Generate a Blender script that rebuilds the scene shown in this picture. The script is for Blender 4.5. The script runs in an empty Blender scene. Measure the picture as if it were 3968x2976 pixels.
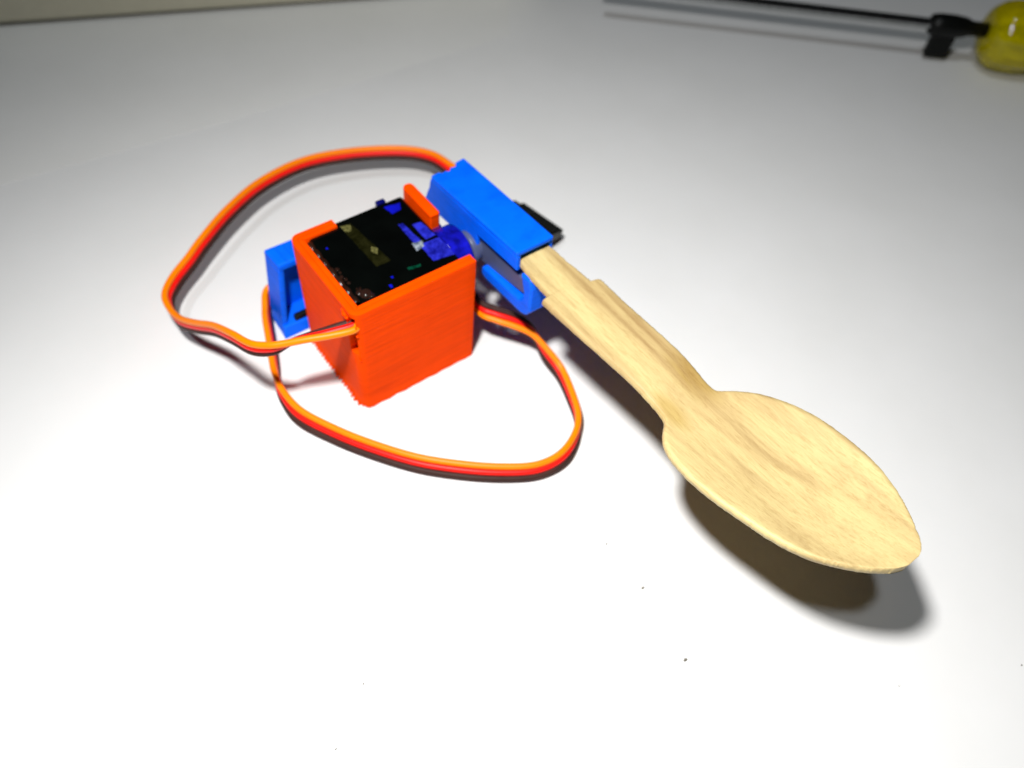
import bpy, bmesh, math, random
from mathutils import Vector, Matrix

random.seed(7)
MM = 0.001
scn = bpy.context.scene
COL = scn.collection

# ------------------------------------------------------------------ camera
cam_d = bpy.data.cameras.new('camera')
cam = bpy.data.objects.new('camera', cam_d)
COL.objects.link(cam)
Rm = Matrix(((0.80164, 0.44613, -0.39792), (-0.59380, 0.67118, -0.44375), (0.06911, 0.59202, 0.80296)))
cam.matrix_world = Matrix.Translation(Vector((-41.402, -92.832, 146.285)) * MM) @ Rm.to_4x4()
cam_d.sensor_width = 36.0
cam_d.lens = 36.0 * 3100 / 3968
cam_d.clip_start = 0.005
cam_d.clip_end = 20.0
cam_d.dof.use_dof = True
cam_d.dof.focus_distance = 0.130
cam_d.dof.aperture_fstop = 15.5
scn.camera = cam

# ------------------------------------------------------------------ light
world = bpy.data.worlds.new('World')
scn.world = world
world.use_nodes = True
bg = world.node_tree.nodes['Background']
bg.inputs['Color'].default_value = (0.95, 0.98, 1.0, 1)
bg.inputs['Strength'].default_value = 0.012

def lamp(name, loc, power, radius, color):
    l = bpy.data.lights.new(name, 'POINT')
    l.energy = power
    l.shadow_soft_size = radius * MM
    l.color = color
    o = bpy.data.objects.new(name, l)
    o.location = Vector(loc) * MM
    COL.objects.link(o)
    return o

dl = lamp('desk_lamp_light', (-45, -50, 205), 2.9, 8.5, (1.0, 0.988, 0.972))
dl.data.type = 'SPOT'
dl = bpy.data.lights['desk_lamp_light']
dl.spot_size = math.radians(127)
dl.spot_blend = 1.0
dlo = bpy.data.objects['desk_lamp_light']
dlo.rotation_euler = (Vector((8, -74, 0)) - Vector((-45, -50, 205))).to_track_quat('-Z', 'Y').to_euler()
lamp('ceiling_light', (-560, -60, 1540), 18.0, 45, (0.88, 0.95, 1.0))

vs = scn.view_settings
vs.view_transform = 'Standard'
vs.look = 'None'
vs.exposure = 0.0
vs.gamma = 1.0
vs.use_curve_mapping = False
scn.cycles.max_bounces = 10
scn.cycles.diffuse_bounces = 2
scn.cycles.sample_clamp_indirect = 4.0
scn.cycles.use_denoising = True
scn.cycles.caustics_reflective = False

# ------------------------------------------------------------------ materials
def new_mat(name):
    m = bpy.data.materials.new(name)
    m.use_nodes = True
    nt = m.node_tree
    b = nt.nodes['Principled BSDF']
    return m, nt, b

def coords(nt, scale=(1, 1, 1), rot=(0, 0, 0)):
    tc = nt.nodes.new('ShaderNodeTexCoord')
    mp = nt.nodes.new('ShaderNodeMapping')
    mp.inputs['Scale'].default_value = scale
    mp.inputs['Rotation'].default_value = rot
    nt.links.new(tc.outputs['Object'], mp.inputs['Vector'])
    return mp.outputs['Vector']

def noise(nt, vec, scale=1.0, detail=3.0, rough=0.55, dist=0.0):
    n = nt.nodes.new('ShaderNodeTexNoise')
    n.inputs['Scale'].default_value = scale
    n.inputs['Detail'].default_value = detail
    n.inputs['Roughness'].default_value = rough
    n.inputs['Distortion'].default_value = dist
    nt.links.new(vec, n.inputs['Vector'])
    return n.outputs['Fac']

def ramp(nt, fac, stops):
    r = nt.nodes.new('ShaderNodeValToRGB')
    el = r.color_ramp.elements
    while len(el) < len(stops):
        el.new(0.5)
    for e, (p, c) in zip(el, stops):
        e.position = p
        e.color = (c[0], c[1], c[2], 1)
    nt.links.new(fac, r.inputs['Fac'])
    return r.outputs['Color']

def mixc(nt, fac, a, b, mode='MIX'):
    n = nt.nodes.new('ShaderNodeMix')
    n.data_type = 'RGBA'
    n.blend_type = mode
    if isinstance(fac, (int, float)):
        n.inputs[0].default_value = fac
    else:
        nt.links.new(fac, n.inputs[0])
    nt.links.new(a, n.inputs[6])
    nt.links.new(b, n.inputs[7])
    return n.outputs[2]

def bump(nt, b, h, strength, dist):
    n = nt.nodes.new('ShaderNodeBump')
    n.inputs['Strength'].default_value = strength
    n.inputs['Distance'].default_value = dist * MM
    nt.links.new(h, n.inputs['Height'])
    nt.links.new(n.outputs['Normal'], b.inputs['Normal'])
    return n

def plastic(name, col, rough=0.4, var=0.12, layer=None, spec=0.5, sss=0.0, bumpd=0.05):
    """printed or moulded plastic; layer = axis scale of the printed layers"""
    m, nt, b = new_mat(name)
    v = coords(nt, (900, 900, 900))
    f = noise(nt, v, 0.25, 4)
    d = [c * (1 - var) for c in col]
    l = [min(1, c * (1 + var)) for c in col]
    nt.links.new(ramp(nt, f, [(0.3, d), (0.7, l)]), b.inputs['Base Color'])
    b.inputs['Roughness'].default_value = rough
    b.inputs['Specular IOR Level'].default_value = spec
    if sss:
        b.inputs['Subsurface Weight'].default_value = sss
        b.inputs['Subsurface Radius'].default_value = (1, 0.5, 0.4)
        b.inputs['Subsurface Scale'].default_value = 0.8 * MM
    if layer:
        h = noise(nt, coords(nt, layer), 1.0, 3, 0.6)
        lay = ramp(nt, h, [(0.32, (0.82, 0.78, 0.8)), (0.55, (1, 1, 1))])
        base = b.inputs['Base Color'].links[0].from_socket
        nt.links.new(mixc(nt, 0.8, base, lay, 'MULTIPLY'), b.inputs['Base Color'])
        bump(nt, b, h, 0.55, bumpd)
    else:
        bump(nt, b, f, 0.2, 0.02)
    return m

M = {}
M['orange_print'] = plastic('orange_print', (1.0, 0.068, 0.0), 0.55, 0.05, (70, 70, 1500), 0.02, 0.0, 0.34)
M['blue_print'] = plastic('blue_print', (0.0, 0.125, 0.95), 0.5, 0.06, (150, 150, 1800), 0.12, 0.0, 0.07)
M['wire_orange'] = plastic('wire_orange', (1.0, 0.225, 0.0), 0.36, 0.04, None, 0.2)
M['wire_red'] = plastic('wire_red', (0.85, 0.010, 0.006), 0.36, 0.06, None, 0.2)
M['wire_brown'] = plastic('wire_brown', (0.045, 0.020, 0.016), 0.5, 0.15, None, 0.12)
M['black_plastic'] = plastic('black_plastic', (0.0025, 0.003, 0.0025), 0.4, 0.2, None, 0.2)
M['case'] = plastic('servo_case_plastic', (0.0010, 0.0014, 0.0012), 0.14, 0.3, None, 0.3)
M['case_blue'] = plastic('servo_blue_plastic', (0.004, 0.006, 0.42), 0.16, 0.25)
M['case_deep'] = plastic('servo_deep_blue_plastic', (0.002, 0.003, 0.10), 0.14, 0.3)
M['horn'] = plastic('white_nylon', (0.07, 0.085, 0.16), 0.4, 0.08)
M['glue_brown'] = plastic('brown_glue', (0.020, 0.007, 0.004), 0.2, 0.4)
M['cream'] = plastic('cream_plastic', (0.62, 0.59, 0.45), 0.5, 0.03)
M['grey_foot'] = plastic('dark_foot', (0.05, 0.05, 0.04), 0.8, 0.1)
M['speck'] = plastic('dirt', (0.16, 0.15, 0.12), 0.9, 0.3)

def patchy(name, a, b_, scale, rough=0.15):
    m, nt, b = new_mat(name)
    f = noise(nt, coords(nt, (1000, 1000, 1000)), scale, 4, 0.7)
    nt.links.new(ramp(nt, f, [(0.36, a), (0.62, b_)]), b.inputs['Base Color'])
    b.inputs['Roughness'].default_value = rough
    b.inputs['Specular IOR Level'].default_value = 0.2
    return m
M['olive'] = patchy('motor_can_strip', (0.004, 0.0042, 0.0008), (0.012, 0.012, 0.003), 0.5)
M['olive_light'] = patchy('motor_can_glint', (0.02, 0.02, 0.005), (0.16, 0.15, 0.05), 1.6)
M['gear_blue'] = patchy('gear_box_blue', (0.004, 0.005, 0.16), (0.022, 0.028, 0.50), 0.45)
M['gear_pale'] = patchy('gear_box_glint', (0.03, 0.05, 0.10), (0.30, 0.34, 0.38), 1.3)
M['boss_blue'] = patchy('gear_boss_blue', (0.0012, 0.0014, 0.03), (0.007, 0.008, 0.42), 0.22)  # dark navy with blue reflections painted in as patches
M['board_green'] = patchy('circuit_green', (0.0, 0.02, 0.010), (0.003, 0.07, 0.035), 0.8)

def wood_mat():
    m, nt, b = new_mat('birch_wood')
    # warp the grain so it runs along the spoon in wandering bands
    band = noise(nt, coords(nt, (260, 17, 260), (0, 0, 0.05)), 1.0, 5, 0.62, 0.9)
    broad = noise(nt, coords(nt, (95, 12, 95), (0, 0, 0.10)), 1.0, 3, 0.55, 0.7)
    fine = noise(nt, coords(nt, (2600, 240, 2600)), 1.0, 3, 0.7)
    fleck = noise(nt, coords(nt, (1500, 420, 1500), (0, 0, 0.2)), 1.0, 2, 0.6)
    c1 = ramp(nt, band, [(0.34, (0.36, 0.235, 0.095)), (0.49, (0.545, 0.40, 0.178)), (0.64, (0.65, 0.52, 0.235))])
    c2 = ramp(nt, broad, [(0.40, (0.40, 0.265, 0.11)), (0.58, (0.66, 0.53, 0.245))])
    c = mixc(nt, 0.48, c1, c2)
    f1 = ramp(nt, fine, [(0.34, (0.74, 0.67, 0.58)), (0.50, (1, 1, 1)), (0.72, (1.0, 1.0, 1.0))])
    c = mixc(nt, 0.5, c, f1, 'MULTIPLY')
    f2 = ramp(nt, fleck, [(0.30, (0.84, 0.78, 0.72)), (0.42, (1, 1, 1))])
    c = mixc(nt, 0.45, c, f2, 'MULTIPLY')
    # mostly shade at the neck bend, painted into the wood colour
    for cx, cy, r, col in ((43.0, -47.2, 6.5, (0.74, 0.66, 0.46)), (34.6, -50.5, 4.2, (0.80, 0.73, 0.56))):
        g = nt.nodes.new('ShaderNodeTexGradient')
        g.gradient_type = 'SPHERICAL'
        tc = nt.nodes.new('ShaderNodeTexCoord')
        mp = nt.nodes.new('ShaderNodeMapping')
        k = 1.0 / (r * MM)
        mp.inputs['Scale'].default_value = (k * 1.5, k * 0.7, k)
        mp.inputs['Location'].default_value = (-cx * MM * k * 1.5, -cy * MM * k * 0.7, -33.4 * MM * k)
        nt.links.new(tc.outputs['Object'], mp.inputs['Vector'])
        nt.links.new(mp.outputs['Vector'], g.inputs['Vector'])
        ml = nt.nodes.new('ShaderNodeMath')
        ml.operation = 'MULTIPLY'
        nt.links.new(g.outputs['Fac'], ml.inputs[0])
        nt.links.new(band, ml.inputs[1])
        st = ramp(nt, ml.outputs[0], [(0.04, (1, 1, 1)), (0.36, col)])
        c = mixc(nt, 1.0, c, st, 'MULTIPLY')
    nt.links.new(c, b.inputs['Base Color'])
    b.inputs['Roughness'].default_value = 0.52
    b.inputs['Specular IOR Level'].default_value = 0.35
    ad = nt.nodes.new('ShaderNodeMath')
    ad.operation = 'ADD'
    nt.links.new(fine, ad.inputs[0])
    nt.links.new(fleck, ad.inputs[1])
    bump(nt, b, ad.outputs[0], 0.55, 0.10)
    return m
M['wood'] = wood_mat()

def table_mat():
    m, nt, b = new_mat('white_table_laminate')
    f = noise(nt, coords(nt, (30, 30, 30)), 1.0, 4, 0.6)
    nt.links.new(ramp(nt, f, [(0.3, (0.775, 0.775, 0.765)), (0.7, (0.81, 0.81, 0.805))]), b.inputs['Base Color'])
    b.inputs['Roughness'].default_value = 0.5
    b.inputs['Specular IOR Level'].default_value = 0.25
    g = noise(nt, coords(nt, (1400, 1400, 1400)), 1.0, 2)
    bump(nt, b, g, 0.06, 0.03)
    return m
M['table'] = table_mat()

def light_patch_mat():
    m, nt, b = new_mat('painted_light_patch')
    f = noise(nt, coords(nt, (40, 40, 40)), 1.0, 3)
    nt.links.new(ramp(nt, f, [(0.3, (0.79, 0.787, 0.765)), (0.7, (0.82, 0.817, 0.80))]), b.inputs['Base Color'])
    b.inputs['Roughness'].default_value = 0.8
    return m
M['light_patch'] = light_patch_mat()

def glassy(name, col, rough, trans, ior=1.46):
    m, nt, b = new_mat(name)
    f = noise(nt, coords(nt, (300, 300, 300)), 1.0, 3)
    nt.links.new(ramp(nt, f, [(0.3, [c * 0.8 for c in col]), (0.7, col)]), b.inputs['Base Color'])
    b.inputs['Roughness'].default_value = rough
    b.inputs['Transmission Weight'].default_value = trans
    b.inputs['IOR'].default_value = ior
    return m
M['glue_clear'] = glassy('clear_glue', (0.03, 0.012, 0.008), 0.03, 0.3)
M['yellow_handle'] = glassy('yellow_clear_handle', (0.98, 0.84, 0.0), 0.06, 0.66)
def chrome():
    m, nt, b = new_mat('chrome_steel')
    f = noise(nt, coords(nt, (500, 500, 500)), 1.0, 3)
    nt.links.new(ramp(nt, f, [(0.3, (0.30, 0.31, 0.31)), (0.7, (0.42, 0.43, 0.43))]), b.inputs['Base Color'])
    b.inputs['Metallic'].default_value = 1.0
    b.inputs['Roughness'].default_value = 0.16
    return m
M['chrome'] = chrome()

# ------------------------------------------------------------------ helpers
def obj(name, bm, mat, parent=None, smooth=False, bevel=0.0, segs=2, autosmooth=None):
    bmesh.ops.recalc_face_normals(bm, faces=bm.faces[:])
    bm.transform(Matrix.Scale(MM, 4))
    me = bpy.data.meshes.new(name)
    bm.to_mesh(me)
    bm.free()
    if smooth:
        for p in me.polygons:
            p.use_smooth = True
    o = bpy.data.objects.new(name, me)
    COL.objects.link(o)
    me.materials.append(M[mat])
    if bevel:
        b = o.modifiers.new('bevel', 'BEVEL')
        b.width = bevel * MM
        b.segments = segs
        b.limit_method = 'ANGLE'
        b.angle_limit = math.radians(40)
        b.harden_normals = False
    if parent is not None:
        o.parent = parent
        o.matrix_parent_inverse = parent.matrix_basis.inverted()
    return o

def thing(name, label, cat, loc, group=None):
    o = bpy.data.objects.new(name, None)
    COL.objects.link(o)
    o.empty_display_size = 0.004
    o.location = Vector(loc) * MM
    o['label'] = label
    o['category'] = cat
    if group:
        o['group'] = group
    return o

def tag(o, label, cat, group=None):
    o['label'] = label
    o['category'] = cat
    if group:
        o['group'] = group
    return o

def add_hex(bm, pts):
    """8 points: bottom 4 (ccw), top 4 (ccw)"""
    v = [bm.verts.new(p) for p in pts]
    for f in ((3, 2, 1, 0), (4, 5, 6, 7), (0, 1, 5, 4), (1, 2, 6, 5), (2, 3, 7, 6), (3, 0, 4, 7)):
        bm.faces.new([v[i] for i in f])

def add_box(bm, x0, x1, y0, y1, z0, z1, fn=None):
    p = [(x0, y0, z0), (x1, y0, z0), (x1, y1, z0), (x0, y1, z0), (x0, y0, z1), (x1, y0, z1), (x1, y1, z1), (x0, y1, z1)]
    if fn:
        p = [fn(*q) for q in p]
    add_hex(bm, p)

def add_prism(bm, poly, a0, a1, fn):
    """extrude a 2-D outline from a0 to a1; fn(u, v, a) -> xyz"""
    lo = [bm.verts.new(fn(u, v, a0)) for u, v in poly]
    hi = [bm.verts.new(fn(u, v, a1)) for u, v in poly]
    n = len(poly)
    bm.faces.new(lo[::-1])
    bm.faces.new(hi)
    for i in range(n):
        j = (i + 1) % n
        bm.faces.new((lo[i], lo[j], hi[j], hi[i]))

def add_tube(bm, pts, rad, n=10):
    """tube through points with a parallel frame and closed ends; rad number or list"""
    P = [Vector(p) for p in pts]
    R = rad if isinstance(rad, (list, tuple)) else [rad] * len(P)
    rings = []
    up = None
    for i, p in enumerate(P):
        t = (P[min(i + 1, len(P) - 1)] - P[max(i - 1, 0)]).normalized()
        if up is None:
            up = Vector((0, 0, 1)) if abs(t.z) < 0.9 else Vector((1, 0, 0))
        up = (up - t * up.dot(t)).normalized()
        s = t.cross(up)
        rings.append([bm.verts.new(p + (up * math.cos(a) + s * math.sin(a)) * R[i])
                      for a in (2 * math.pi * k / n for k in range(n))])
    for a, b in zip(rings[:-1], rings[1:]):
        for k in range(n):
            bm.faces.new((a[k], a[(k + 1) % n], b[(k + 1) % n], b[k]))
    bm.faces.new(rings[0][::-1])
    bm.faces.new(rings[-1])

def spline(pts, per=10):
    """centripetal-ish Catmull-Rom through vectors of any length"""
    out = []
    n = len(pts)
    for i in range(n - 1):
        p0, p1, p2, p3 = pts[max(i - 1, 0)], pts[i], pts[i + 1], pts[min(i + 2, n - 1)]
        for k in range(per):
            t = k / per
            out.append([0.5 * ((2 * b) + (-a + c) * t + (2 * a - 5 * b + 4 * c - d) * t * t + (-a + 3 * b - 3 * c + d) * t ** 3)
                        for a, b, c, d in zip(p0, p1, p2, p3)])
    out.append(list(pts[-1]))
    return out

def add_blob(bm, c, r, sx=1, sy=1, sz=1, sub=2, jit=0.0):
    tmp = bmesh.ops.create_icosphere(bm, subdivisions=sub, radius=1.0)
    for v in tmp['verts']:
        k = r * (1 + random.uniform(-jit, jit))
        v.co = Vector((c[0] + v.co.x * k * sx, c[1] + v.co.y * k * sy, c[2] + v.co.z * k * sz))

# ------------------------------------------------------------------ the table
bm = bmesh.new()
add_box(bm, -700, 900, -600, 900, -25, 0)
tb = obj('table', bm, 'table')
tb['kind'] = 'structure'

# ------------------------------------------------------------------ orange printed box
W, DEP, HT = 28.3, 26.0, 30.6
box = thing('servo_box', 'orange printed plastic box holding the dark blue servo motor', 'box', (0, 0, 0))

def wall_path(off, rc=2.0):
    """outline from the front wall's right end round the two left corners to the far back corner; off = inset"""
    pts = []
    x = W
    N = 14
    for i in range(N):
        pts.append((W - (W - rc) * i / (N - 1), off, 'f'))
    r = max(rc - off, 0.25)
    c = (rc, rc)
    for k in range(1, 8):
        a = math.pi * 1.5 - math.pi / 2 * k / 8
        pts.append((c[0] + r * math.cos(a), c[1] + r * math.sin(a), 'cf1' if k <= 4 else 'cf2'))
    ys = [rc, 2.9, 3.8] + [3.8 + (DEP - rc - 3.8) * i / 36 for i in range(1, 37)]
    for y in ys:
        pts.append((off, y, 'l' if y > 3.75 else 'ls'))
    c = (rc, DEP - rc)
    for k in range(1, 8):
        a = math.pi - math.pi / 2 * k / 8
        pts.append((c[0] + r * math.cos(a), c[1] + r * math.sin(a), 'cl'))
    xs = [rc, 4, 6, 8, 9.9, 10.0, 13, 16, 19, 22, 25, W]
    for xx in xs:
        pts.append((xx, DEP - off, 'b' if xx < 9.95 else 'bl'))
    return pts

def wall(bm, o0, o1, jag):
    A, B = wall_path(o0), wall_path(o1)
    zs = [0, 1.0, 2.5, 8, 14, 18.5, 22, 26, 27.0, 29.4, HT]
    n, m = len(A), len(zs)
    rng = random.Random(3)
    jz = []
    for i, p in enumerate(A):
        if p[2] in ('l', 'ls', 'cf2'):
            jz.append((0.0 if i % 2 else rng.uniform(0.6, 1.0)) * jag)
        else:
            jz.append(rng.uniform(0, 0.25) * jag)
    def solid(i, j):
        if i < 0 or j < 0 or i >= n - 1 or j >= m - 1:
            return False
        k = A[i + 1][2]
        if k in ('cf2', 'ls') and 18 < zs[j] < 29:
            return False
        if k == 'bl' and zs[j] >= 26.9:
            return False
        return True
    rj = [rng.random() for _ in A]
    vo, vi = {}, {}
    def V(d, P, i, j, s):
        if (i, j) not in d:
            x, y = P[i][0], P[i][1]
            z = zs[j]
            if j == 0:
                z = jz[i]
            if j <= 1 and s == 0 and P[i][2] in ('l', 'ls', 'cf2', 'cf1', 'f') and jag > 0.5:
                k = 0.75 if P[i][2] in ('l', 'ls') else 0.2
                e = k * ((i % 2) * 0.8 + rj[i] * 0.5) * (1.0 if j == 0 else 0.55)
                if P[i][2] in ('l', 'ls', 'cf2'):
                    x -= e
                else:
                    y -= e
            d[(i, j)] = bm.verts.new((x, y, z))
        return d[(i, j)]
    for i in range(n - 1):
        for j in range(m - 1):
            if not solid(i, j):
                continue
            o = [V(vo, A, a, b, 0) for a, b in ((i, j), (i + 1, j), (i + 1, j + 1), (i, j + 1))]
            q = [V(vi, B, a, b, 1) for a, b in ((i, j), (i + 1, j), (i + 1, j + 1), (i, j + 1))]
            bm.faces.new(o)
            bm.faces.new(q[::-1])
            if not solid(i, j - 1):
                bm.faces.new((o[0], q[0], q[1], o[1]))
            if not solid(i, j + 1):
                bm.faces.new((o[3], o[2], q[2], q[3]))
            if not solid(i - 1, j):
                bm.faces.new((o[0], o[3], q[3], q[0]))
            if not solid(i + 1, j):
                bm.faces.new((o[1], q[1], q[2], o[2]))

bm = bmesh.new()
wall(bm, 0.0, 1.18, 1.0)
obj('outer_wall', bm, 'orange_print', box, True, 0.42, 3)
bm = bmesh.new()
wall(bm, 1.26, 2.3, 0.3)
obj('inner_wall', bm, 'orange_print', box, True, 0.36, 3)
# right-hand wall stub that ends in the rounded retaining tab
bm = bmesh.new()
poly = []
x0, x1, y0, y1 = 27.35, 29.85, 15.4, 27.0
for cx, cy, a0 in ((x1 - 0.6, y0 + 0.6, -90), (x1 - 1.2, y1 - 1.2, 0), (x0 + 1.2, y1 - 1.2, 90), (x0 + 0.4, y0 + 0.4, 180)):
    r = {-90: 0.6, 0: 1.2, 90: 1.2, 180: 0.4}[a0]
    for k in range(6):
        a = math.radians(a0 + 90 * k / 5)
        poly.append((cx + r * math.cos(a), cy + r * math.sin(a)))
add_prism(bm, poly, 0.3, 31.2, lambda u, v, a: (u, v, a))
obj('retaining_tab', bm, 'orange_print', box, False, 0.55, 3)
bm = bmesh.new()
add_box(bm, 2.1, W - 0.6, 2.1, DEP - 2.0, 0.5, 2.4)
obj('base', bm, 'orange_print', box, False, 0.2, 2)
bm = bmesh.new()
add_box(bm, 8, 27.2, 6.0, DEP - 2.4, 2.4, 17.4)
obj('inner_support', bm, 'orange_print', box, False, 0.3, 2)
bm = bmesh.new()
for c, r in (((0.05, 4.2, 29.0), 0.55), ((-0.05, 3.6, 28.6), 0.62), ((0.0, 3.0, 28.1), 0.45), ((0.5, 0.45, 27.0), 0.30), ((0.6, 0.35, 24.6), 0.32),
             ((0.55, 0.4, 17.0), 0.3), ((0.1, 7.6, 27.2), 0.22), ((0.1, 6.2, 27.9), 0.2)):
    add_blob(bm, c, r, 0.8, 1.2, 0.9, 2, 0.12)
for k in range(16):     # tiny print zits on the rim
    if k % 2:
        add_blob(bm, (random.uniform(2, 26), random.uniform(0.5, 1.9), HT - 0.02), random.uniform(0.09, 0.17), 1, 1, 0.7, 1)
    else:
        add_blob(bm, (random.uniform(0.6, 2.0), random.uniform(2, 24), HT - 0.02), random.uniform(0.07, 0.13), 1, 1, 0.7, 1)
o = obj('print_blob', bm, 'orange_print', box, True)
o['kind'] = 'stuff'

# ------------------------------------------------------------------ servo motor
sv = thing('servo_motor', 'dark glossy translucent blue servo motor sunk in the orange box', 'motor', (15, 14, 18))
ZT = 30.0
bm = bmesh.new()
add_box(bm, 3.3, 26.4, 2.7, 25.6, 17.6, ZT)
case = obj('case', bm, 'case', sv, False, 0.7, 3)
bm = bmesh.new()
add_box(bm, 20.4, 22.6, 25.4, 26.6, 28.0, ZT + 0.25)
obj('case_clip', bm, 'case_deep', sv, False, 0.3, 2)
def cyl_x(bm, x0, x1, cy, cz, r, n=40):
    lo = [bm.verts.new((x0, cy + r * math.cos(2 * math.pi * k / n), cz + r * math.sin(2 * math.pi * k / n))) for k in range(n)]
    hi = [bm.verts.new((x1, v.co.y, v.co.z)) for v in lo]
    bm.faces.new(lo)
    bm.faces.new(hi[::-1])
    for k in range(n):
        bm.faces.new((lo[k], lo[(k + 1) % n], hi[(k + 1) % n], hi[k]))
AY, AZ = 9.4, 24.4
bm = bmesh.new()
cyl_x(bm, 26.0, 30.9, AY, AZ, 6.15)
obj('gear_boss', bm, 'boss_blue', sv, True, 0.5, 3)
bm = bmesh.new()
cyl_x(bm, 26.0, 30.2, AY + 6.6, AZ, 3.0)
obj('gear_boss', bm, 'case_deep', sv, True, 0.4, 3)
bm = bmesh.new()
cyl_x(bm, 30.5, 33.6, AY, AZ, 2.4, 24)
obj('shaft', bm, 'horn', sv, True, 0.2, 2)
# works seen through the clear lid and painted glints, each a thin plate
def plate(name, pts, mat, h=0.07, z=ZT):
    bm = bmesh.new()
    # break the outline up a little so it is not ruler straight
    out = []
    for (xa, ya), (xb, yb) in zip(pts, pts[1:] + pts[:1]):
        L = math.hypot(xb - xa, yb - ya)
        k = max(1, int(L / 0.9))
        for i in range(k):
            t = i / k
            j = 0.09 if i else 0.0
            out.append((xa + (xb - xa) * t + random.uniform(-j, j), ya + (yb - ya) * t + random.uniform(-j, j)))
    add_prism(bm, out, z - 0.02, z + h, lambda u, v, a: (u, v, a))
    return obj(name, bm, mat, case)
plate('motor_strip', [(10.5, 23.8), (12.8, 23.5), (14.2, 9.8), (10.9, 9.8)][::-1], 'olive')
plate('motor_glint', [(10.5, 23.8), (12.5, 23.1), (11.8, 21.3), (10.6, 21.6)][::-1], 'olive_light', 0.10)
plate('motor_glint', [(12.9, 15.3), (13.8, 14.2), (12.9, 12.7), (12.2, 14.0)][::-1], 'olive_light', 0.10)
plate('gear_plate', [(21.2, 24.1), (24.8, 23.5), (23.9, 21.6), (21.6, 21.3)][::-1], 'case_blue')
plate('gear_plate', [(20.9, 17.9), (21.9, 17.7), (22.4, 11.6), (21.4, 10.9), (20.8, 11.9)][::-1], 'gear_blue')
plate('gear_plate', [(23.4, 16.3), (25.3, 16.1), (25.9, 11.2), (23.4, 11.1)][::-1], 'gear_blue')
plate('gear_plate', [(21.4, 10.5), (24.2, 10.3), (26.2, 10.1), (26.1, 4.4), (21.3, 5.1)][::-1], 'gear_blue')
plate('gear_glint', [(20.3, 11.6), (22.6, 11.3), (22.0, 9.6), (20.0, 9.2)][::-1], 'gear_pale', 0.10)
plate('circuit_edge', [(15.9, 6.3), (18.7, 5.8), (18.5, 5.2), (15.8, 5.6)][::-1], 'board_green')
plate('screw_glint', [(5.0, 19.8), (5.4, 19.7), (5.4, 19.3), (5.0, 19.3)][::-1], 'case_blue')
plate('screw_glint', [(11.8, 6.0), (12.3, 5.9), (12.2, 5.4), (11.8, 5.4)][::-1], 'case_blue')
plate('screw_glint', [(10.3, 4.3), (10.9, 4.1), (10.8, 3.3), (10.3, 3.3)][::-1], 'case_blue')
# wires and glue along the end of the case
bm = bmesh.new()
pts = [(3.0, 4.0 + 0.9 * k, 29.3 + 0.25 * math.sin(k * 1.9)) for k in range(22)]
add_tube(bm, spline(pts, 4), 0.75, 10)
obj('glue_seam', bm, 'glue_brown', sv, True)
bm = bmesh.new()
for c, r in (((5.4, 4.5, 30.1), 1.25), ((4.6, 5.5, 30.0), 0.8), ((6.1, 3.7, 30.0), 0.7)):
    add_blob(bm, c, r, 1, 1, 0.62, 3, 0.03)
for k in range(4):
    add_blob(bm, (4.4 + random.uniform(-0.4, 1.2), 5.6 + random.uniform(-0.8, 1.8), 30.02), random.uniform(0.12, 0.24), 1, 1, 0.8, 2)
obj('glue_drop', bm, 'glue_clear', sv, True)
bm = bmesh.new()
for k in range(5):
    add_blob(bm, (4.0 + random.uniform(-0.2, 0.3), 9 + k * 1.1, 29.9), random.uniform(0.25, 0.5), 1, 1.3, 0.5, 2)
obj('glue_drop', bm, 'glue_clear', sv, True)

# ------------------------------------------------------------------ blue spoon arm
XA = 33.3
TH = math.radians(4.45)
D0 = (-6.6, 35.5)
def arm(p, n, x):
    """p along the arm towards the spoon, n up from its top face, x across"""
    return (XA + x, D0[0] - p * math.cos(TH) + n * math.sin(TH), D0[1] + p * math.sin(TH) + n * math.cos(TH))
ar = thing('spoon_arm', 'bright blue printed arm gripping the wooden spoon beside the orange box', 'arm', (XA + 4.7, 8, 20))
WA = 9.6
def ragged(poly):
    return poly
# sleeve: top plate, two side cheeks and floor round the flat slot that takes the spoon
bm = bmesh.new()
back = [(-31.0, 0.0), (-31.3, 2.2), (-30.6, 2.6), (-30.9, 3.6), (-30.3, 4.4), (-31.2, 5.0), (-31.0, 6.4), (-32.2, 7.2), (-32.5, 9.6)]
outl = [(0.0, 9.2), (0.0, 0.0)] + back
add_prism(bm, [(p, x) for p, x in outl], -1.15, 0.0, lambda u, v, a: arm(u, a, v))
obj('sleeve_top', bm, 'blue_print', ar, False, 0.3, 2)
bm = bmesh.new()
add_prism(bm, [(0.0, -1.1), (0.0, -4.7), (-14, -4.7), (-14, -9.0), (-34.6, -9.2), (-34.0, -7.4), (-33.2, -5.6), (-32.2, -3.8), (-31.4, -1.1)], 0.0, 1.0,
          lambda u, v, a: arm(u, v, a))
obj('sleeve_cheek', bm, 'blue_print', ar, False, 0.25, 2)
bm = bmesh.new()
add_prism(bm, [(-0.4, -1.1), (-0.4, -4.7), (-33.4, -4.7), (-32.2, -1.1)], WA - 1.0, WA, lambda u, v, a: arm(u, v, a))
obj('sleeve_cheek', bm, 'blue_print', ar, False, 0.45, 2)
bm = bmesh.new()
add_prism(bm, [(-0.3, 0.9), (-0.3, WA - 0.9), (-33.0, WA - 0.9), (-33.0, 0.9)], -4.9, -4.1, lambda u, v, a: arm(u, a, v))
obj('sleeve_floor', bm, 'blue_print', ar, False, 0.15, 2)
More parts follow.
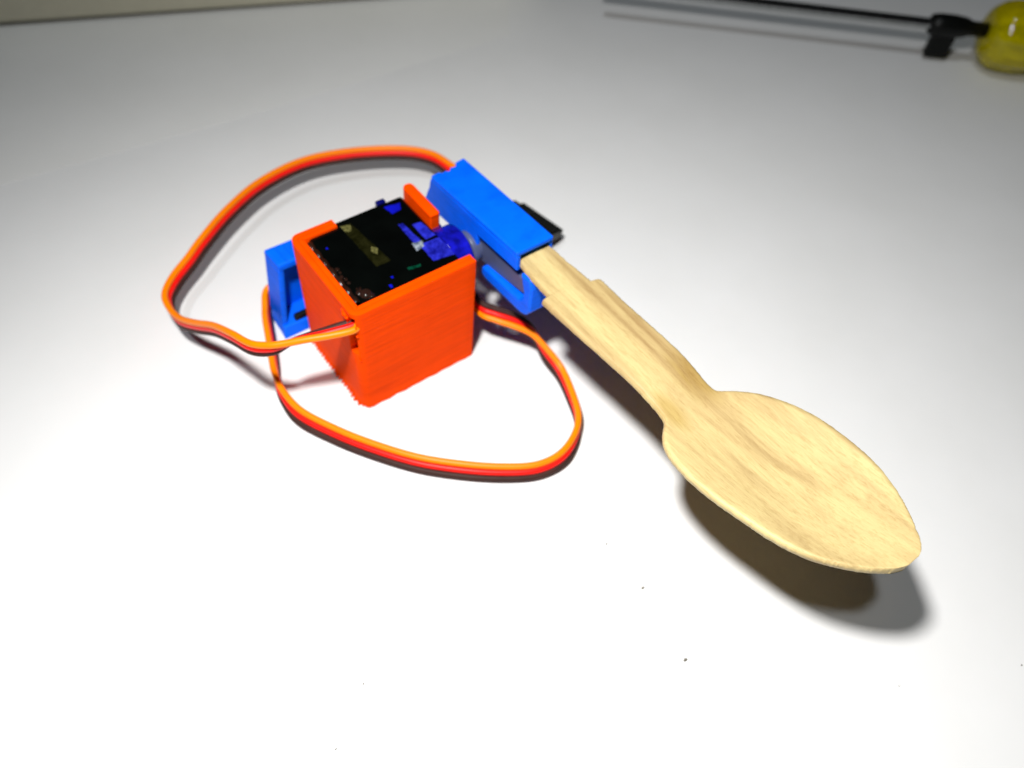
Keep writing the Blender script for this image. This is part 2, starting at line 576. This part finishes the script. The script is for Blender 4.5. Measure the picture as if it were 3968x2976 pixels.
# horn housing below: backing plate and a U-shaped rim open towards the servo
hous = [(4.4, -4.2), (4.9, -6.5), (4.6, -12.6), (3.4, -14.6), (1.6, -15.2), (-13.5, -15.0), (-15.5, -13.0), (-33.5, -12.4), (-33.5, -4.8), (-0.5, -4.8), (0.6, -3.6)]
bm = bmesh.new()
add_prism(bm, hous, 3.3, WA - 0.2, lambda u, v, a: arm(u, v, a))
obj('housing_plate', bm, 'blue_print', ar, False, 0.35, 2)
bm = bmesh.new()
rim = [(1.2, -4.2), (4.4, -4.2), (4.9, -6.5), (4.6, -12.6), (3.4, -14.6), (1.6, -15.2), (-11.0, -15.0), (-12.6, -14.2), (-12.4, -12.4), (-11.4, -11.9),
       (0.9, -11.7), (2.2, -10.6), (2.3, -8.4), (1.7, -6.4)]
add_prism(bm, rim, 0.0, 3.4, lambda u, v, a: arm(u, v, a))
obj('housing_rim', bm, 'blue_print', ar, False, 0.6, 3)
# servo horn lying in the recess
bm = bmesh.new()
hp = []
c0, c1 = (-15.6, -9.6), (0.6, -8.9)
for k in range(13):
    a = math.radians(90 + 180 * k / 12)
    hp.append((c0[0] + 3.2 * math.cos(a), c0[1] + 3.2 * math.sin(a)))
for k in range(13):
    a = math.radians(-90 + 180 * k / 12)
    hp.append((c1[0] + 1.5 * math.cos(a), c1[1] + 1.9 * math.sin(a)))
add_prism(bm, hp, 1.2, 3.25, lambda u, v, a: arm(u, v, a))
obj('horn', bm, 'horn', sv, False, 0.3, 2)
bm = bmesh.new()
cyl_x(bm, 32.2, 35.4, AY, AZ, 3.6, 30)
obj('horn_hub', bm, 'horn', sv, True, 0.35, 2)

# ------------------------------------------------------------------ blue bracket behind the box
br = thing('bracket', 'blue printed bracket block standing behind the orange box on the table', 'bracket', (2, 33, 0))
bm = bmesh.new()
add_hex(bm, [(-4.8, 33.2, 0.05), (9, 33.2, 0.05), (9, 35.4, 0.05), (-4.7, 35.6, 0.05),
             (-2.3, 34.4, 18.3), (8, 34.4, 18.3), (8, 36.2, 18.3), (-2.5, 36.2, 18.4)])
obj('back_plate', bm, 'blue_print', br, False, 0.3, 2)
bm = bmesh.new()
add_hex(bm, [(-5.0, 28.6, 0.05), (-3.6, 28.6, 0.05), (-3.6, 35.4, 0.05), (-4.75, 35.6, 0.05),
             (-2.2, 30.2, 18.2), (-0.8, 30.2, 18.2), (-0.8, 36.1, 18.2), (-2.6, 36.2, 18.3)])
obj('side_plate', bm, 'blue_print', br, False, 0.4, 2)
bm = bmesh.new()
add_hex(bm, [(-2.25, 30.0, 18.0), (8, 30.2, 18.0), (8, 36.2, 18.0), (-2.65, 36.2, 18.0),
             (-2.0, 30.2, 19.8), (8, 30.4, 19.8), (8, 36.2, 19.8), (-2.5, 36.2, 20.0)])
obj('top_plate', bm, 'blue_print', br, False, 0.4, 2)
bm = bmesh.new()      # raised foot
add_hex(bm, [(-5.2, 27.3, 0.05), (9, 27.3, 0.05), (9, 33.5, 0.05), (-4.6, 33.5, 0.05),
             (-4.5, 28.0, 3.0), (9, 28.0, 3.0), (9, 33.8, 3.6), (-4.2, 33.8, 3.6)])
obj('foot', bm, 'blue_print', br, False, 0.3, 2)
bm = bmesh.new()
for k in range(3):
    x = 0.0 + 2.0 * k
    add_hex(bm, [(x, 30.6, 19.9), (x + 0.5, 30.6, 19.9), (x + 0.1, 35.6, 20.0), (x - 0.4, 35.6, 20.0),
                 (x, 30.6, 20.15), (x + 0.5, 30.6, 20.15), (x + 0.1, 35.6, 20.2), (x - 0.4, 35.6, 20.2)])
obj('print_ridge', bm, 'blue_print', br, False, 0.08, 1)
bm = bmesh.new()
add_hex(bm, [(-1.6, 28.2, 3.4), (7.0, 28.2, 3.6), (7.0, 29.4, 3.6), (-1.6, 29.4, 3.4),
             (-1.3, 28.35, 4.7), (7.0, 28.35, 5.0), (7.0, 29.6, 5.0), (-1.3, 29.6, 4.7)])
obj('slit_shade', bm, 'black_plastic', br, False, 0.3, 2)  # solid black bar standing in for the shade inside a slit

# ------------------------------------------------------------------ wooden spoon
def lerp(tab, y):
    if y >= tab[0][1]:
        return tab[0][0]
    for (xa, ya), (xb, yb) in zip(tab[:-1], tab[1:]):
        if ya >= y >= yb:
            t = 0 if ya == yb else (ya - y) / (ya - yb)
            return xa + (xb - xa) * t
    return tab[-1][0]
RT = [(42.2, 6.0), (42.4, -7.2), (42.6, -12.5), (42.9, -17.1), (43.1, -18.6), (44.7, -18.95), (44.95, -19.6), (44.8, -26.4), (44.95, -35.2), (44.95, -42.2), (44.7, -46.4), (44.5, -49.4),
      (44.5, -51.4), (45.6, -52.6), (47.2, -53.9), (49.3, -56.3), (50.8, -58.9), (52.4, -62.6), (53.5, -67.0), (53.8, -71.7), (53.5, -77.0), (52.5, -81.3),
      (50.9, -85.1), (49.2, -88.0), (47.95, -89.8), (47.3, -90.05), (47.55, -90.3), (46.6, -91.6), (44.9, -92.8), (43.0, -93.3)]
LT = [(34.2, 6.0), (34.1, -7.3), (33.7, -11.4), (33.4, -15.6), (33.3, -17.2), (32.6, -17.5), (31.5, -17.35), (31.55, -19.8), (31.8, -24.5), (32.2, -31.6), (32.6, -38.3), (32.8, -45.0), (32.75, -49.3),
      (32.2, -51.3), (30.9, -52.4), (29.3, -53.9), (28.0, -55.9), (27.1, -58.6), (26.7, -61.9), (26.75, -65.1), (27.2, -69.3), (27.9, -73.4),
      (28.7, -77.6), (29.9, -81.4), (31.6, -84.8), (35.1, -89.2), (38.7, -92.2), (41.2, -93.2)]
LT[5:7] = [(32.4, -17.25), (31.5, -17.4)]
def smooth_tab(tab, n0):
    return tab[:n0] + [tuple(q) for q in spline(tab[n0:], 6)]
RT = smooth_tab(RT, 7)
LT = smooth_tab(LT, 8)
T7 = math.tan(math.radians(7))
def spoon_z(y, u):
    """height of the top face; u = -1..1 across"""
    if y > -51.7:
        z = 32.7 + 1.3 * (-8 - y) / 43.7
        b = math.exp(-((y + 51) / 6.0) ** 2)
        return z - 1.15 * b * (1 - 0.25 * u * u) + 0.18 * (1 - u * u)
    z = 34 + T7 * (-51.7 - y)
    b = math.exp(-((y + 51) / 6.0) ** 2)
    s = min(1.0, max(0.0, (-51.7 - y) / 41.5))
    dish = 2.6 * (math.sin(math.pi * min(1, s * 1.02)) ** 0.8) * (1 - u * u)
    return z - 1.15 * b * (1 - 0.25 * u * u) - dish + 0.18 * (1 - u * u) * max(0, 1 - s * 8)
bm = bmesh.new()
ys = []
y = 6.0
key = [v for v in sorted({q[1] for q in RT} | {q[1] for q in LT}, reverse=True) if -21 < v < -17 or -90.4 < v < -89.6]
while y > -93.25:
    ys.append(y)
    y -= 0.75 if (y > -16.5 or -50 < y < -20.5) else 0.45 if -85 < y < -20.5 else 0.16
ks = [k for k in key if k > -93.3]
ys = [v for v in ys if all(abs(v - k) > 0.14 for k in ks)]
ys = sorted(set(ys) | set(ks), reverse=True)
ys = [v for i, v in enumerate(ys) if i == 0 or i == len(ys) - 1 or ys[i - 1] - v > 0.04]
NU = 20
rng = random.Random(11)
top, mid1, mid2, bot = [], [], [], []
rows_t, rows_b = [], []
TK = 1.75
for y in ys:
    xl, xr = lerp(LT, y), lerp(RT, y)
    rough = 0.10 if y > -22 else 0.05
    xl += rng.uniform(-rough, rough)
    xr += rng.uniform(-rough, rough)
    rt, rb = [], []
    for k in range(NU + 1):
        u = -1 + 2 * k / NU
        uu = math.copysign(abs(u) ** 0.8, u)
        x = (xl + xr) / 2 + uu * (xr - xl) / 2
        z = spoon_z(y, uu)
        e = 0.22 if k in (0, NU) else 0.0
        rt.append(bm.verts.new((x + (e if k == 0 else -e if k == NU else 0), y, z - (0.16 if e else 0))))
        e2 = 0.35 if k in (0, NU) else 0.0
        rb.append(bm.verts.new((x + (e2 if k == 0 else -e2 if k == NU else 0), y, z - TK - (0.35 if y < -53 else 0))))
    sl = bm.verts.new((xl - 0.06 + rng.uniform(-0.06, 0.06), y, spoon_z(y, -1) - 1.0 + rng.uniform(-0.1, 0.1)))
    sr = bm.verts.new((xr + 0.06 + rng.uniform(-0.06, 0.06), y, spoon_z(y, 1) - 1.0 + rng.uniform(-0.1, 0.1)))
    rows_t.append(rt)
    rows_b.append(rb)
    mid1.append(sl)
    mid2.append(sr)
for i in range(len(ys) - 1):
    a, b, c, d = rows_t[i], rows_t[i + 1], rows_b[i], rows_b[i + 1]
    for k in range(NU):
        bm.faces.new((a[k], b[k], b[k + 1], a[k + 1]))
        bm.faces.new((c[k], c[k + 1], d[k + 1], d[k]))
    bm.faces.new((a[0], mid1[i], mid1[i + 1], b[0]))
    bm.faces.new((mid1[i], c[0], d[0], mid1[i + 1]))
    bm.faces.new((a[NU], b[NU], mid2[i + 1], mid2[i]))
    bm.faces.new((mid2[i], mid2[i + 1], d[NU], c[NU]))
for i in (0, len(ys) - 1):
    ring = rows_t[i] + [mid2[i]] + rows_b[i][::-1] + [mid1[i]]
    bm.faces.new(ring)
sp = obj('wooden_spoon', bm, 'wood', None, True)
tag(sp, 'pale wooden spoon with a torn notched handle held by the blue arm', 'spoon')

# ------------------------------------------------------------------ servo cables
def cable(name, label, pts, loc, conn=None):
    """pts: (x, y, z, ox, oy, oz): orange wire centre and the direction from it to red and brown"""
    th = thing(name, label, 'cable', loc, None)
    P = spline(pts, 12)
    for col, k in (('orange', 0), ('red', 1), ('brown', 2)):
        line = []
        for x, y, z, a, b, c in P:
            o = Vector((a, b, c))
            o = o.normalized() * 1.3 * k if o.length > 1e-6 else Vector()
            q = Vector((x, y, z)) + o
            q.z = max(q.z, 0.76)
            line.append(q)
        bm = bmesh.new()
        add_tube(bm, line, 0.72, 12)
        w = obj('wire', bm, 'wire_' + col, th, True)
        w['label'] = col + ' insulated wire of the flat three wire cable'
    return th

A = [(4.0, 2.6, 27.0, .3, .7, -.1), (1.8, 1.7, 26.8, .3, .7, -.1), (0.3, 0.7, 26.5, .3, .7, -.1), (-3.7, 1.9, 26.3, .3, .6, -.2), (-8.5, 4.0, 26.0, .4, .6, -.5), (-11.6, 5.5, 25.5, .3, .5, -.7), (-14.6, 7.3, 25.0, .1, .1, -1),
     (-17.1, 10.5, 24.0, 0, 0, -1), (-18.6, 16.5, 22.0, 0, 0, -1), (-20.0, 23.9, 18.0, 0, 0, -1), (-22.1, 30.8, 13.5, 0, 0, -1), (-23.7, 37.0, 10.0, 0, 0, -1), (-24.2, 42.5, 8.5, .2, 0, -1),
     (-23.4, 46.9, 8.5, .35, -.1, -.9), (-19.9, 51.0, 8.5, .35, -.3, -.85), (-14.6, 54.5, 9.0, .3, -.3, -.9), (-9.7, 58.0, 9.5, .25, -.3, -.9), (-0.5, 63.8, 10.0, .2, -.25, -.9),
     (10.6, 69.0, 10.0, .1, -.25, -.9), (23.2, 70.9, 10.0, .0, -.2, -.9), (35.3, 68.2, 10.0, -.05, -.2, -.9), (47.2, 62.3, 10.0, -.1, -.15, -.9), (53.5, 56.2, 10.0, -.2, -.1, -.9),
     (55.6, 48.6, 10.0, -.4, 0, -.9), (57.3, 39.8, 9.0, -.5, 0, -.8), (59.6, 33.5, 7.6, -.7, 0, -.6), (61.6, 29.5, 6.6, -.9, -.2, -.3)]
ca = cable('servo_cable', 'orange red brown ribbon cable leaving the box slot and looping behind the blue arm', A, (-24, 44, 0))
# black plug at its end, half hidden by the arm
ax = Vector((2.2, -9.4, -0.6)).normalized()
up = Vector((0.35, 0, 0.94)); up = (up - ax * up.dot(ax)).normalized()
sd = ax.cross(up)
c0 = Vector((62.3, 29.4, 5.9))
def plug(u, v, a):
    q = c0 + ax * u + sd * v + up * a
    return (q.x, q.y, q.z)
bm = bmesh.new()
add_prism(bm, [(-0.5, -3.8), (13.2, -3.8), (13.2, 3.8), (-0.5, 3.8)], -1.3, 1.4, plug)
obj('plug', bm, 'black_plastic', ca, False, 0.35, 2)
bm = bmesh.new()
add_prism(bm, [(-2.6, -2.6), (-0.4, -3.0), (-0.4, 3.0), (-2.6, 2.6)], -1.0, 1.1, plug)
obj('plug_collar', bm, 'black_plastic', ca, False, 0.3, 2)
bm = bmesh.new()
add_prism(bm, [(4.0, -2.4), (12.4, -2.4), (12.4, 2.4), (4.0, 2.4)], 1.38, 2.0, plug)
obj('plug_key', bm, 'black_plastic', ca, False, 0.2, 2)

B = [(2.5, 35.2, 8.0, .3, .2, -.9), (0.0, 37.6, 7.4, .3, .2, -.9), (-3.6, 37.8, 6.4, .4, .4, -.8), (-6.0, 34.0, 5.5, .4, .44, -.8), (-7.6, 30.5, 5.5, .4, .44, -.8), (-9.3, 25.8, 5.0, .4, .4, -.8), (-11.3, 20.4, 4.6, .3, .2, -.9), (-12.5, 16.4, 4.4, .0, -.1, -1),
     (-13.1, 11.6, 4.0, -.3, -.3, -.9), (-12.2, 5.5, 3.4, -.55, -.45, -.75), (-8.6, -1.9, 3.0, -.55, -.5, -.7), (-4.1, -9.4, 3.0, -.5, -.55, -.7), (2.0, -17.7, 3.0, -.45, -.6, -.7),
     (8.9, -24.5, 3.0, -.4, -.65, -.7), (15.6, -29.9, 3.1, -.3, -.65, -.75), (21.4, -33.4, 3.4, -.1, -.6, -.8), (26.9, -34.2, 3.8, .15, -.5, -.85), (32.0, -32.5, 4.2, .2, -.2, -1),
     (35.6, -29.5, 4.6, .05, 0, -1), (37.9, -25.0, 5.0, -.1, .05, -1), (40.2, -18.1, 5.5, -.2, .1, -1), (39.7, -13.3, 7.5, -.1, .4, -.7), (38.4, -8.7, 9.5, .4, .7, -.1),
     (35.8, -5.1, 10.5, .4, .7, .4), (33.2, -1.8, 11.0, .3, .6, .6), (31.4, 2.0, 11.0, .3, .4, .8), (32.4, 11.0, 10.4, .3, .2, .9), (33.2, 20.0, 8.0, .3, 0, .9), (33.0, 28.0, 7.0, .3, 0, .9), (31.5, 34.0, 5.5, .3, 0, .9)]
cable('servo_cable', 'orange red brown ribbon cable looping on the table in front of the box', B, (8, -25, 0))

# ------------------------------------------------------------------ screwdriver
sdv = thing('screwdriver', 'screwdriver with clear yellow fluted handle and dark steel shaft', 'screwdriver', (245, 11, 0))
P0 = Vector((245, 11, 11.6))
dr = Vector((0.743, -0.669, 0.0)).normalized()
sdw = Vector((0.669, 0.743, 0))
def sdp(u, v, w):
    q = P0 + dr * u + sdw * v + Vector((0, 0, w))
    return (q.x, q.y, q.z)
bm = bmesh.new()
add_tube(bm, [sdp(u, 0, 0.9) for u in (-130, -90, -60, -30, -14, 3)], 1.75, 18)
obj('shaft', bm, 'chrome', sdv, True)
bm = bmesh.new()
add_tube(bm, [sdp(u, 0, 0.9) for u in (-19.2, -18.6, -16, -11, -7.5, -5.5, 1.0)], [2.2, 3.2, 3.6, 3.6, 3.2, 2.4, 2.3], 24)
obj('collar', bm, 'black_plastic', sdv, True)
bm = bmesh.new()
add_prism(bm, [(-16.6, -1.4), (-8.8, -1.4), (-8.8, 1.4), (-16.6, 1.4)], -9.6, 0.5, lambda u, v, a: sdp(u, v, a))
obj('collar_foot', bm, 'black_plastic', sdv, False, 0.5, 2)
bm = bmesh.new()
prof = [(-0.2, 2.5), (0.2, 6.2), (1.6, 8.6), (4.0, 10.2), (7.0, 10.9), (12, 11.2), (18, 10.6), (24, 9.4), (30, 8.8), (38, 9.4), (60, 11), (90, 11), (98, 9), (100, 5)]
rings = []
N = 72
for u, r in prof:
    ring = []
    for k in range(N):
        a = 2 * math.pi * k / N
        fl = 1.0 if u < 2 else 1 - 0.055 * (0.5 + 0.5 * math.cos(a * 8)) ** 3
        ring.append(bm.verts.new(sdp(u, r * fl * math.cos(a), r * fl * math.sin(a))))
    rings.append(ring)
for a, b in zip(rings[:-1], rings[1:]):
    for k in range(N):
        bm.faces.new((a[k], a[(k + 1) % N], b[(k + 1) % N], b[k]))
bm.faces.new(rings[0][::-1])
bm.faces.new(rings[-1])
obj('handle', bm, 'yellow_handle', sdv, True)
bm = bmesh.new()
add_tube(bm, [sdp(u, 0, 0.3) for u in (3.2, 20, 55)], 2.2, 16)
obj('tang', bm, 'chrome', sdv, True)

# ------------------------------------------------------------------ cream board at the back, painted light patch, dirt
a = Vector((-21.0, 188.5, 0)); b = Vector((73.0, 151.4, 0))
d = (b - a).normalized(); nrm = Vector((-d.y, d.x, 0))
def bd(u, v, w):
    q = a + d * u + nrm * v + Vector((0, 0, w))
    return (q.x, q.y, q.z)
cb = thing('cream_board', 'thick cream plastic board lying at the back of the white table', 'board', bd(80, 40, 0))
bm = bmesh.new()
add_box(bm, -200, 175, 0, 90, 1.3, 34, bd)
obj('slab', bm, 'cream', cb, False, 1.2, 3)
for u in (-170, -60, 50, 150):
    bm = bmesh.new()
    add_box(bm, u, u + 16, 3.0, 80, 0.0, 1.4, bd)
    obj('foot', bm, 'grey_foot', cb, False, 0.3, 1)

bm = bmesh.new()
add_prism(bm, [(117, 105), (130.5, 124.5), (160, 166), (60, 240), (-60, 240), (-90, 118), (21, 109)], 0.02, 0.12, lambda u, v, w: (u, v, w))
ps = obj('light_patch_sheet', bm, 'light_patch')  # added sheet, its paler tone imitates light reflected off the board
tag(ps, 'thin warm white sheet standing in for light reflected from the cream board', 'light_patch')

for (x, y, s) in ((23.0, -65.6, 0.34), (20.2, -80.5, 0.42), (-29.9, -50.2, 0.2), (23.2, -54.5, 0.24), (-39.0, -56.8, 0.2), (49.6, -107.1, 0.16), (72.3, -118.6, 0.2)):
    bm = bmesh.new()
    s *= 0.78
    add_blob(bm, (x, y, s * 0.35), s, 1.3, 0.8, 0.45, 2, 0.22)
    ob = obj('dirt_speck', bm, 'speck', None, True)
    tag(ob, 'tiny dark speck of dirt on the bare white table top', 'speck', 'dirt specks on the table')
